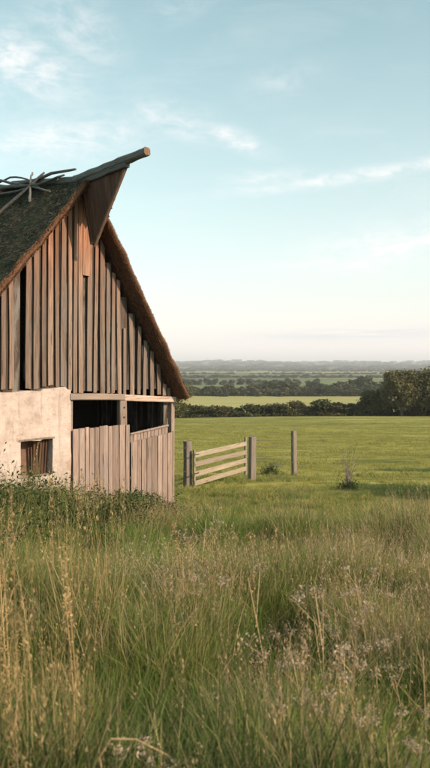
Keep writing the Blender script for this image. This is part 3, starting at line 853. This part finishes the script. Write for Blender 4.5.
# --- instancing through geometry nodes for uncountable growth
proto = bpy.data.collections.new('plant_kinds')
def scatter(name, kinds, P, kind, rot, scl, label, cat=None):
    """one object: points carrying kind, rotation and scale; real meshes instanced on them"""
    coll = bpy.data.collections.new('kinds_' + name)
    for i, me in enumerate(kinds):
        o = bpy.data.objects.new('%03d_kind' % i, me); coll.objects.link(o)
    me = bpy.data.meshes.new(name); me.vertices.add(len(P)); me.vertices.foreach_set('co', np.asarray(P, np.float32).ravel())
    a = me.attributes.new('kind', 'INT', 'POINT'); a.data.foreach_set('value', np.asarray(kind, np.int32))
    a = me.attributes.new('rot', 'FLOAT_VECTOR', 'POINT'); a.data.foreach_set('vector', np.asarray(rot, np.float32).ravel())
    a = me.attributes.new('scl', 'FLOAT_VECTOR', 'POINT'); a.data.foreach_set('vector', np.asarray(scl, np.float32).ravel())
    o = bpy.data.objects.new(name, me); COL.objects.link(o)
    t = bpy.data.node_groups.new(name, 'GeometryNodeTree')
    t.interface.new_socket('Geometry', in_out='INPUT', socket_type='NodeSocketGeometry')
    t.interface.new_socket('Geometry', in_out='OUTPUT', socket_type='NodeSocketGeometry')
    gi = t.nodes.new('NodeGroupInput'); go = t.nodes.new('NodeGroupOutput')
    ip = t.nodes.new('GeometryNodeInstanceOnPoints'); ci = t.nodes.new('GeometryNodeCollectionInfo')
    ci.inputs['Collection'].default_value = coll; ci.inputs['Separate Children'].default_value = True; ci.inputs['Reset Children'].default_value = True
    ip.inputs['Pick Instance'].default_value = True
    def na(nm, ty):
        n_ = t.nodes.new('GeometryNodeInputNamedAttribute'); n_.data_type = ty; n_.inputs[0].default_value = nm
        return n_.outputs['Attribute']
    er = t.nodes.new('FunctionNodeEulerToRotation')
    t.links.new(gi.outputs[0], ip.inputs['Points']); t.links.new(ci.outputs[0], ip.inputs['Instance'])
    t.links.new(na('kind', 'INT'), ip.inputs['Instance Index']); t.links.new(na('rot', 'FLOAT_VECTOR'), er.inputs[0])
    t.links.new(er.outputs[0], ip.inputs['Rotation']); t.links.new(na('scl', 'FLOAT_VECTOR'), ip.inputs['Scale'])
    t.links.new(ip.outputs[0], go.inputs[0])
    md = o.modifiers.new('scatter', 'NODES'); md.node_group = t
    tag(o, label, cat, kind='stuff')
    return o

def blades(mb, n, rad, h, w, lean, mat, segs=4, tint=None, wind=(0.06, 0.0)):
    th = rng.uniform(0, 2 * math.pi, n); rr = rad * np.sqrt(rng.random(n))
    bx = rr * np.cos(th); by = rr * np.sin(th)
    H = rng.uniform(h[0], h[1], n); ln = rng.uniform(lean[0], lean[1], n); ph = rng.uniform(0, 2 * math.pi, n)
    dx = np.cos(ph) * ln + wind[0]; dy = np.sin(ph) * ln + wind[1]
    fa = rng.uniform(0, 2 * math.pi, n); W = w * rng.uniform(.7, 1.3, n)
    V = np.zeros((n, segs * 2 + 1, 3)); 
    for k in range(segs):
        q = k / segs; wd = W * (1 - q ** 1.8 * .85) * .5
        cx = bx + dx * H * q ** 2; cy = by + dy * H * q ** 2; cz = H * (q - .25 * ln * q ** 2)
        V[:, 2 * k] = np.stack([cx - np.cos(fa) * wd, cy - np.sin(fa) * wd, cz], 1)
        V[:, 2 * k + 1] = np.stack([cx + np.cos(fa) * wd, cy + np.sin(fa) * wd, cz], 1)
    V[:, -1] = np.stack([bx + dx * H, by + dy * H, H * (1 - .25 * ln)], 1)
    S = segs * 2 + 1; F = []
    for i in range(n):
        b = i * S
        for k in range(segs - 1): F.append((b + 2 * k, b + 2 * k + 1, b + 2 * k + 3, b + 2 * k + 2))
        F.append((b + 2 * segs - 2, b + 2 * segs - 1, b + 2 * segs))
    t = rng.random(n) if tint is None else np.full(n, tint)
    mb.add(V.reshape(-1, 3), F, mat, np.repeat(t, S))
    return V[:, -1], np.stack([dx, dy], 1), H

def stems_with_heads(mb, n, rad, h, w, lean, m_stem, m_head, head_len=.12, spk=10, spread=.02, spsize=.008):
    tip, d, H = blades(mb, n, rad, h, w, lean, m_stem, segs=5)
    P = []; 
    for i in range(n):
        q = rng.random(spk)
        off = (1 - q) * spread * 2
        base = tip[i] - np.array([d[i, 0] * .9, d[i, 1] * .9, 1.0]) * (q[:, None] * head_len)
        base = base + rng.normal(size=(spk, 3)) * (spread * (.25 + .75 * q))[:, None]
        P.append(base)
    P = np.concatenate(P)
    N = len(P); a = np.tile([0.25, 0, 1.0], (N, 1)) + rng.normal(size=(N, 3)) * .35; a /= np.linalg.norm(a, axis=1)[:, None]
    r = rng.normal(size=(N, 3)); b = np.cross(a, r); b /= np.linalg.norm(b, axis=1)[:, None]
    s = (spsize * rng.uniform(.6, 1.4, N))[:, None]
    V = np.stack([P - a * s, P + b * s * .26, P + a * s, P - b * s * .26], 1).reshape(-1, 3)
    mb.add(V, [(4 * i, 4 * i + 1, 4 * i + 2, 4 * i + 3) for i in range(N)], m_head, np.repeat(rng.random(N), 4))

def umbel(mb, n, rad, h, m_stem, m_head):
    for i in range(n):
        x = rng.uniform(-rad, rad); y = rng.uniform(-rad, rad); H = rng.uniform(*h)
        lx, ly = rng.normal(size=2) * .06
        top = Vector((x + lx, y + ly, H))
        tube(mb, [(x, y, 0), (x + lx * .3, y + ly * .3, H * .5), top], [.003, .0025, .0018], 3, mat=m_stem, cap=False)
        for k in range(rng.integers(2, 4)):
            q = rng.uniform(.55, 1.0); b0 = Vector((x + lx * q, y + ly * q, H * q))
            th = rng.uniform(0, 6.28); ln = (1.08 - q) * .35
            b1 = b0 + Vector((math.cos(th) * ln, math.sin(th) * ln, ln * 1.1 + .01))
            tube(mb, [b0, b1], [.0018, .0012], 3, mat=m_stem, cap=False)
            rays = rng.integers(7, 12); rr = rng.uniform(.022, .045)
            for r_ in range(rays):
                t2 = r_ * 2 * math.pi / rays + rng.random(); e = b1 + Vector((math.cos(t2) * rr * rng.uniform(.5, 1), math.sin(t2) * rr * rng.uniform(.5, 1), rr * rng.uniform(.5, .9)))
                tube(mb, [b1, e], [.0008, .0006], 3, mat=m_stem, cap=False)
                C = np.array(e) + rng.normal(size=(6, 3)) * .006
                leaves(mb, C, .0055, m_head)

def fluffy(mb, n, rad, h, m_stem, m_head):
    """pale, loose nodding panicles like those of Yorkshire fog"""
    stems_with_heads(mb, n, rad, h, .0022, (.05, .30), m_stem, m_head, head_len=.08, spk=26, spread=.013, spsize=.0050)

GM = [M['g_green'], M['g_olive'], M['g_straw'], M['g_head'], M['g_fluff'], M['leaf_dark'], M['g_gold'], M['g_turf']]
K = []
def kind(fn):
    mb = MB(); fn(mb); K.append(mb.mesh('plant', GM)); return len(K) - 1
# 0-2 lush green
for _ in range(3):
    kind(lambda mb: (blades(mb, 95, .13, (.22, .48), .0065, (.08, .55), 0), blades(mb, 22, .13, (.25, .5), .005, (.1, .5), 1)))
# 3-4 olive with some straw
for _ in range(2):
    kind(lambda mb: (blades(mb, 55, .13, (.22, .52), .0055, (.08, .5), 1), blades(mb, 30, .13, (.2, .45), .005, (.1, .5), 0), blades(mb, 16, .14, (.25, .6), .0030, (.05, .45), 2)))
# 5-7 straw stems with seed heads
for _ in range(3):
    kind(lambda mb: (blades(mb, 44, .14, (.2, .5), .0055, (.1, .5), 1), blades(mb, 30, .14, (.2, .45), .0055, (.1, .5), 0), blades(mb, 12, .14, (.3, .6), .003, (.05, .5), 2),
                     stems_with_heads(mb, 7, .15, (.45, .74), .0022, (.02, .35), 2, 3, .13, 16, .008, .0065)))
# 8-9 pale fluffy panicles
for _ in range(2):
    kind(lambda mb: (blades(mb, 44, .14, (.2, .5), .0055, (.1, .5), 1), blades(mb, 25, .14, (.2, .45), .0055, (.1, .5), 0), fluffy(mb, 4, .16, (.40, .66), 2, 4), stems_with_heads(mb, 4, .15, (.45, .75), .0022, (.02, .3), 2, 3, .12, 14, .008, .006)))
# 10-11 umbels
for _ in range(2):
    kind(lambda mb: (blades(mb, 50, .14, (.2, .45), .0055, (.1, .5), 0), umbel(mb, 2, .13, (.45, .78), 2, 4)))
# 12-13 tall gold straw
for _ in range(2):
    kind(lambda mb: (blades(mb, 50, .15, (.25, .55), .0055, (.08, .4), 1), blades(mb, 40, .15, (.25, .5), .0055, (.08, .4), 0), blades(mb, 9, .15, (.45, .85), .0042, (.02, .25), 6, 5),
                     stems_with_heads(mb, 4, .15, (.65, 1.02), .0034, (.01, .16), 6, 6, .20, 26, .006, .008)))
# 14-15 short turf
for _ in range(2):
    kind(lambda mb: (blades(mb, 110, .22, (.05, .13), .007, (.2, .8), 7, 3), blades(mb, 25, .22, (.05, .15), .006, (.2, .8), 1, 3)))
# 16-17 leafy weeds (nettle, dock)
def weed(mb):
    for i in range(11):
        x, y = rng.normal(size=2) * .10; H = rng.uniform(.3, .62); lx, ly = rng.normal(size=2) * .10
        tube(mb, [(x, y, 0), (x + lx * .4, y + ly * .4, H * .5), (x + lx, y + ly, H)], [.004, .003, .002], 3, mat=0, cap=False)
        q = rng.uniform(.15, 1.0, 34)[:, None]
        C = np.array([x, y, 0]) + q * np.array([lx, ly, H]) + rng.normal(size=(34, 3)) * np.array([.045, .045, .02])
        leaves(mb, C, .028, 5, flatness=.4)
    blades(mb, 20, .15, (.2, .45), .006, (.1, .5), 0)
for _ in range(2): kind(weed)
# 18-19 broad rank blades
for _ in range(2): kind(lambda mb: (blades(mb, 34, .15, (.35, .66), .0080, (.08, .5), 5, 5), blades(mb, 22, .15, (.3, .60), .006, (.1, .5), 0), blades(mb, 14, .15, (.3, .65), .0045, (.1, .6), 1), blades(mb, 8, .15, (.3, .7), .003, (.1, .5), 2)))

def fnoise(x, y, f, seed=0):
    return np.array([noise.noise(Vector((a * f, b * f, seed))) for a, b in zip(x, y)])
def in_barn(x, y, m=.0):
    dx = x - BX; dy = y - BY; c = math.cos(R(45)); ls = dx * c + dy * c; ly = -dx * c + dy * c
    return (ls > -3.3 - m) & (ls < 2.05 + m) & (ly > -.14 - m) & (ly < 9.2)
def field(n, y0, y1, margin, slope=.32):
    y = np.sqrt(rng.uniform(y0 ** 2, y1 ** 2, n)) if y0 > 0 else rng.uniform(y0, y1, n)
    hw = slope * np.maximum(y, 0) + margin
    x = rng.uniform(-1, 1, n) * hw
    return x, y
def pts(x, y): return np.stack([x, y, zt(x, y) - .02], 1)
def rots(n, tilt=.12): return np.stack([rng.normal(size=n) * tilt, rng.normal(size=n) * tilt, rng.uniform(0, 6.283, n)], 1)

def meadow():
    # long meadow grass from the camera's feet to the fence line
    segs = [(0.55, 3.2, 4200, 1.6), (3.2, 7, 7200, 1.8), (7, 12, 9000, 2.0), (12, 20, 11500, 2.5)]
    X = []; Y = []
    for y0, y1, n, mg in segs:
        x, y = field(n, y0, y1, mg); X.append(x); Y.append(y)
    x = np.concatenate(X); y = np.concatenate(Y)
    ok = ~in_barn(x, y, .02)
    gap = fnoise(x, y, 1.15, 21)
    ok &= (gap > -.09) | (rng.random(len(x)) < .10) | (y > 10)
    x, y = x[ok], y[ok]; n = len(x)
    n1 = fnoise(x, y, .45, 1); n2 = fnoise(x, y, 1.4, 4); n3 = fnoise(x, y, .9, 9)
    u = x / np.maximum(y, 1)
    r = rng.random(n)
    kind_ = rng.integers(0, 3, n)                      # lush green by default
    # straw belt on the right and in the middle distance
    straw = 1 / (1 + np.exp(-((x - .10 * y + .3) * 1.6 + n1 * 3.0)))
    straw *= np.clip((y - 2.6) / 1.4, 0, 1) * np.clip((11.5 - y) / 2.0, 0.03, 1)
    straw = np.clip(straw + .20 * (n2 > .15), 0, 1)
    ms = r < straw * .64
    kind_ = np.where(ms, rng.choice([3, 4, 5, 6, 7], n, p=[.26, .26, .16, .16, .16]), kind_)
    flu = ms & (y > 2.8) & (y < 6.5) & (n3 > -.06) & (rng.random(n) < .42)
    kind_ = np.where(flu, rng.integers(8, 10, n), kind_)
    umb = (y > 2.2) & (y < 7.5) & (x > -.5) & (n3 > .0) & (rng.random(n) < np.where(x > .4, .045, .010))
    kind_ = np.where(umb, rng.integers(10, 12, n), kind_)
    gold = (x < -.30 - .10 * y + .25 * n2) & (y > 1.5) & (y < 5.6) & (rng.random(n) < .22)
    kind_ = np.where(gold, rng.integers(12, 14, n), kind_)
    mixg = (~ms) & (~gold) & (rng.random(n) < .22)
    kind_ = np.where(mixg, rng.integers(3, 5, n), kind_)
    midy = (y > 11.0) & (rng.random(n) < .75)
    kind_ = np.where(midy, rng.choice([3, 4, 14, 15, 1], n), kind_)
    # tan patch before the doors
    tan = (np.abs(x + 1.0 - .0 * y) < 1.0 + .3 * n2) & (np.abs(y - 10.6) < .8) & (rng.random(n) < .7)
    kind_ = np.where(tan, rng.choice([4, 5, 6], n), kind_)
    # weeds along the foot of the barn and the bank
    dist = -( -(x - BX) * .7071 + (y - BY) * .7071)
    wd = (dist > 0) & (dist < 2.6) & (x < -.9) & (y > 6.5) & (rng.random(n) < .72)
    kind_ = np.where(wd, rng.integers(16, 18, n), kind_)
    s = rng.uniform(.58, 1.25, n) * (1 + .55 * n1 + .5 * n2)
    low = (y < 2.6) & (rng.random(n) < .42)
    kind_ = np.where(low, rng.integers(18, 20, n), kind_)
    s *= np.interp(y, [0, 7, 9.5, 12, 15, 20], [1.0, 1.0, .85, .50, .33, .30])
    s = np.where((y > 11) & (kind_ >= 14) & (kind_ < 16), s * 2.2, s) * np.where((n3 > .20) & (y > 9), 1.45, 1.0) * np.where((y > 11.5) & (kind_ < 14), .8, 1.0)
    s = np.where(wd, s * np.clip(1.0 - .2 * dist + .25, .7, 1.25) * np.where(x < -2.6, 1.15, .95), s)
    # keep the lens itself clear
    s = np.where(y < 1.0, s * .6, s)
    sc3 = np.stack([s * np.interp(y, [0, 8, 20], [1, 1.15, 1.6]), s * np.interp(y, [0, 8, 20], [1, 1.15, 1.6]), s], 1)
    scatter('meadow_grass', K, pts(x, y), kind_, rots(n), sc3, 'long unmown meadow grass, green low down with straw coloured seed heads')
    # short pasture turf and tufts beyond the fence
    x, y = field(24000, 18, 95, 3.0)
    ok = rng.random(len(y)) < np.interp(y, [18, 45, 95], [1, .8, .08]); x, y = x[ok], y[ok]
    ok = ~in_barn(x, y, .1); x, y = x[ok], y[ok]; n = len(x)
    n1 = fnoise(x, y * 2.5, .35, 3)
    n4 = fnoise(x, y * 4.5, .22, 13); ok = (n4 > -.12) | (rng.random(n) < .35); x, y, n1, n4 = x[ok], y[ok], n1[ok], n4[ok]; n = len(x)
    s = rng.uniform(.5, 1.2, n) * (1 + .9 * np.clip(n1, 0, 1)) * (1 + .8 * n4) * np.interp(y, [18, 30, 62, 95], [1.0, .75, .7, .5])
    # rank strip along the fence line
    line = np.abs(y - (21.5 + .9 * x)) * .74
    rank = (line < .75) & (x > -3.5) & (x < 6) & (rng.random(n) < .8) | (np.hypot(x - 1.9, y - 24.6) < 1.0) | (np.hypot(x + 1.1, y - 19.5) < 1.2) | (np.abs(y - 17.6 - .25 * np.sin(x)) < .8) & (n1 > .0)
    kind_ = np.where(rank & (rng.random(n) < .6), rng.choice([0, 1, 3, 4, 5], n), rng.integers(14, 16, n))
    s = np.where(kind_ < 14, s * .55, s)
    w = s * np.interp(y, [18, 30, 62], [1.1, 1.7, 2.6]) * np.where(kind_ < 14, .8, 1)
    scatter('pasture_grass', K, pts(x, y), kind_, rots(n, .06), np.stack([w, w, s], 1), 'short grazed pasture turf running away beyond the gate')
meadow()

# --- single plants that stand out
def weed_thing(name, x, y, h, label, cat, mats, fn):
    mb = MB(); fn(mb, h); o = mb.build(name, mats); o.location = (x, y, float(zt(x, y)) - .02); o.rotation_euler = (0, 0, random.uniform(0, 6))
    return tag(o, label, cat)
def thistle(mb, h):
    for i in range(11):
        th = i * 2.4; sp = random.uniform(.05, .28); H = h * random.uniform(.5, 1.0)
        e = Vector((math.cos(th) * sp, math.sin(th) * sp, H))
        tube(mb, [(0, 0, 0), (e.x * .4, e.y * .4, H * .55), e], [.008, .006, .004], 4, mat=1, cap=False)
        q = rng.uniform(.2, 1.0, 26)[:, None]
        leaves(mb, q * np.array([e.x, e.y, e.z]) + rng.normal(size=(26, 3)) * .02, .016, 0)
    C = rng.normal(size=(700, 3)) * np.array([.15, .15, .10]) + np.array([0, 0, .12]); C[:, 2] = np.abs(C[:, 2])
    leaves(mb, C, .028, 0)
    blades(mb, 160, .28, (.15, .38), .008, (.1, .5), 0)
weed_thing('thistle_plant', 3.55, 19.9, 1.40, 'dark tall weed with thin stems standing alone in the pasture', 'plant', [M['leaf_dark'], M['post']], thistle)
weed_thing('thistle_plant', 1.9, 25.6, .55, 'low dark weedy clump at the foot of the fence wires', 'plant', [M['leaf_dark'], M['post']], thistle)

def stalk(mb, h, lean=.05, heads=95, hl=.30):
    tx, ty = lean * h, lean * .4 * h
    P = [(tx * q * q, ty * q * q, h * q) for q in np.linspace(0, 1, 7)]
    tube(mb, P, [.0055, .0052, .0046, .004, .0034, .0026, .0014], 4, mat=0, cap=False)
    q = 1 - rng.random(heads) * hl
    C = np.stack([tx * q * q, ty * q * q, h * q], 1) + rng.normal(size=(heads, 3)) * .010
    leaves(mb, C, .009, 0)
    for k in range(3):
        q = random.uniform(.25, .6); b = np.array([tx * q * q, ty * q * q, h * q]); th = random.uniform(0, 6); l = random.uniform(.15, .3)
        d = np.array([math.cos(th) * .35, math.sin(th) * .35, 1.0])
        V = [b, b + np.array([.004, .003, 0]), b + d * l * .6 + np.array([.004, 0, 0]), b + d * l * .6, b + d * l + np.array([math.cos(th), math.sin(th), -.3]) * l * .25]
        mb.add(V, [(0, 1, 2, 3), (3, 2, 4)], 0, .6)
for (X, Y, h, ln, lab) in [(-.83, 3.15, 1.42, .02, 'tallest golden grass stalk rising before the plaster niche'),
                           (-.60, 3.30, 1.12, -.07, 'golden grass stalk with a drooping head before the left plank door'),
                           (-.56, 3.05, 1.12, .06, 'slim golden stalk crossing the one before the left plank door'),
                           (-1.03, 3.7, 1.20, -.05, 'golden grass stalk near the left edge leaning left'),
                           (-.93, 3.4, 1.05, .03, 'shorter golden stalk just left of the tallest one'),
                           (-.72, 2.8, .95, .09, 'golden stalk leaning right in the lower left grass'),
                           (-.20, 5.2, .98, .10, 'pale dry stalk leaning right in the middle of the meadow')]:
    weed_thing('grass_stalk', X, Y, h, lab, 'grass stalk', [M['g_gold']], lambda mb, h, ln=ln: stalk(mb, h, ln))['group'] = 'tall golden stalks above the grass'
# curled dead stalk with pale fluff, low in the centre foreground
def curled(mb, h):
    P = [(-.02, 0, 0), (-.05, 0, h * .5), (-.10, 0, h * .82), (-.12, .0, h * .98), (-.08, 0, h * 1.08), (.0, .01, h * 1.07), (.10, .02, h * .98), (.20, .03, h * .78)]
    tube(mb, P, [.005, .0045, .004, .004, .0035, .003, .0025, .0015], 5, mat=0, cap=False)
    for c in [(-.06, 0, h * 1.02), (.02, .01, h * 1.04), (.05, .02, h * .95), (.12, .02, h * .93), (.15, .03, h * .85), (.19, .03, h * .76), (.24, .03, h * .62)]:
        C = np.array(c) + rng.normal(size=(60, 3)) * .017; leaves(mb, C, .007, 1)
weed_thing('dead_thistle', -.26, 2.45, .62, 'curled dead stalk carrying pale fluffy seed tufts in the centre foreground', 'plant', [M['g_straw'], M['g_fluff']], curled).rotation_euler = (0, 0, 0)

# nettles and brambles against the plaster wall
def bramble(mb, h, wd=.6):
    for i in range(44):
        th = random.uniform(0, 6.28); sp = wd * math.sqrt(random.random()); H = h * random.uniform(.55, 1.05) * (1 - .45 * (sp / wd) ** 2)
        e = Vector((math.cos(th) * sp, math.sin(th) * sp, H))
        tube(mb, [(e.x * .4, e.y * .4, 0), (e.x * .7, e.y * .7, H * .6), e], [.005, .004, .002], 3, mat=1, cap=False)
        q = rng.uniform(.08, 1.0, 60)[:, None]
        P = np.array([e.x * .4, e.y * .4, 0]) * (1 - q) + q * np.array([e.x, e.y, H]) + rng.normal(size=(60, 3)) * np.array([.07, .07, .035])
        leaves(mb, P, .026, 0, flatness=.3)
    blades(mb, 130, wd, (h * .6, h * 1.15), .006, (.1, .45), 1)
for i, (X, Y, h, lab) in enumerate([(-2.75, 9.2, 1.12, 'big dark leafy bush low at the left edge before the plaster wall'), (-2.1, 8.7, .88, 'big dark leafy bush on the bank, right of the one at the left edge'),
                                      (-2.55, 7.7, .85, 'low dark bush nearest the camera at the left edge'), (-1.45, 9.4, .58, 'dark leafy bush on the bank below the left plank door'), (-1.0, 10.4, .34, 'small dark bush on the bank before the plank doors')]):
    weed_thing('leafy_bush', X, Y, h, lab, 'bush', [M['leaf_dark'], M['g_olive']], lambda mb, h: bramble(mb, h, .75))['group'] = 'dark bushes on the bank'
for i, (s_, d_, h, lab) in enumerate([(-1.75, .7, 1.05, 'leafy bramble bush at the left edge against the plaster wall'),
                                      (-1.20, .75, .98, 'leafy bramble bush below the wall niche, left of its slats'),
                                      (-.62, .75, .82, 'leafy bramble bush at the right end of the plaster wall'),
                                      (-.25, .75, .42, 'low leafy bush at the foot of the left plank door'),
                                      (-2.0, 1.8, .9, 'dark bramble bush out on the bank at the left edge'),
                                      (-1.2, 1.9, .70, 'dark bramble bush on the bank in front of the niche'),
                                      (-.45, 1.6, .42, 'dark bramble bush on the bank below the left plank door'),
                                      (-1.7, 3.1, .85, 'dark bramble bush nearest the camera at the left edge of the bank'),
                                      (-.75, 2.7, .55, 'dark bramble bush on the near side of the bank, before the doors'),
                                      (1.25, 1.1, .28, 'low weedy clump at the foot of the right plank door'),
                                      (.25, .7, .34, 'small weed clump at the middle of the left plank door')]):
    c = math.cos(R(45)); X = BX + s_ * c + d_ * c; Y = BY + s_ * c - d_ * c
    weed_thing('bramble_bush', X, Y, h, lab, 'bush', [M['leaf_dark'], M['g_olive']], bramble)['group'] = 'bushes along the barn wall'

# --- far woods and hedges of the plain
W1 = [crown_mesh('wood_crown', 4.2, 8.0, 420, 9, .95, M['hedge_leaf'], .9, .0) for _ in range(3)]
def row(y, x0, x1, dx, h, jit=6, gaps=0.0, yf=None):
    out = []
    x = x0
    while x < x1:
        if noise.noise(Vector((x * .012, y * .01, 2))) > gaps - .5:
            yy = y + random.uniform(-jit, jit) + (yf(x) if yf else 0)
            out.append((x, yy, h * random.uniform(.7, 1.25), random.uniform(.8, 1.4)))
        x += dx * random.uniform(.6, 1.4)
    return out
T = []
T += row(372, -150, 170, 4.0, .72, 5)
T += row(380, -150, 170, 4.0, .80, 5)
T += [t for t in row(392, 20, 190, 4.5, 1.05, 12)]
T += row(405, 60, 200, 5, 1.35, 10)
T += row(300, -140, -45, 5, .7, 5)
T += row(640, -260, 260, 7, .85, 10, .15)
T += row(400, 105, 170, 5, 2.0, 12)
T += row(1010, -420, 420, 8, .7, 16, .1)
T += row(1380, -520, 520, 10, .62, 14, .25)
T += row(1850, -700, 700, 12, .75, 20, .2)
T += row(2250, -800, 800, 13, 1.0, 30, .2)
for y in (2800, 3300, 3900, 4600, 5400):
    T += row(y, -.42 * y, .42 * y, y * .007, 1.0 + y / 3200, y * .02, .25)
T = np.array(T)
n = len(T); P = np.stack([T[:, 0], T[:, 1], zt(T[:, 0], T[:, 1]) - 1.6 * T[:, 2]], 1)
wx = T[:, 3] * np.maximum(T[:, 2] * 1.25, 1.0) * np.interp(T[:, 1], [600, 1000, 2500], [1, 1.9, 2.6])
scatter('far_wood', W1, P, rng.integers(0, 3, n), rots(n, 0), np.stack([wx, wx, T[:, 2]], 1), 'distant hedgerows and woods crossing the hazy plain')

# --- haze over the plain
def haze():
    x0, x1, y0, y1, z0, z1 = -5600, 5600, -160, 9100, -32, 60
    v = [(x0, y0, z0), (x1, y0, z0), (x1, y1, z0), (x0, y1, z0), (x0, y0, z1), (x1, y0, z1), (x1, y1, z1), (x0, y1, z1)]
    mb = MB(); mb.add(v, [(0, 3, 2, 1), (4, 5, 6, 7), (0, 1, 5, 4), (1, 2, 6, 5), (2, 3, 7, 6), (3, 0, 4, 7)], 0, .5)
    m, g, out = new_mat('haze_air')
    pv = g.n('ShaderNodeVolumePrincipled'); pv.inputs['Color'].default_value = (.93, .965, 1.0, 1); pv.inputs['Density'].default_value = .00021
    pv.inputs['Anisotropy'].default_value = 0.0
    g.link(pv.outputs[0], out.inputs['Volume'])
    o = mb.build('haze', m); tag(o, kind='stuff')
haze()
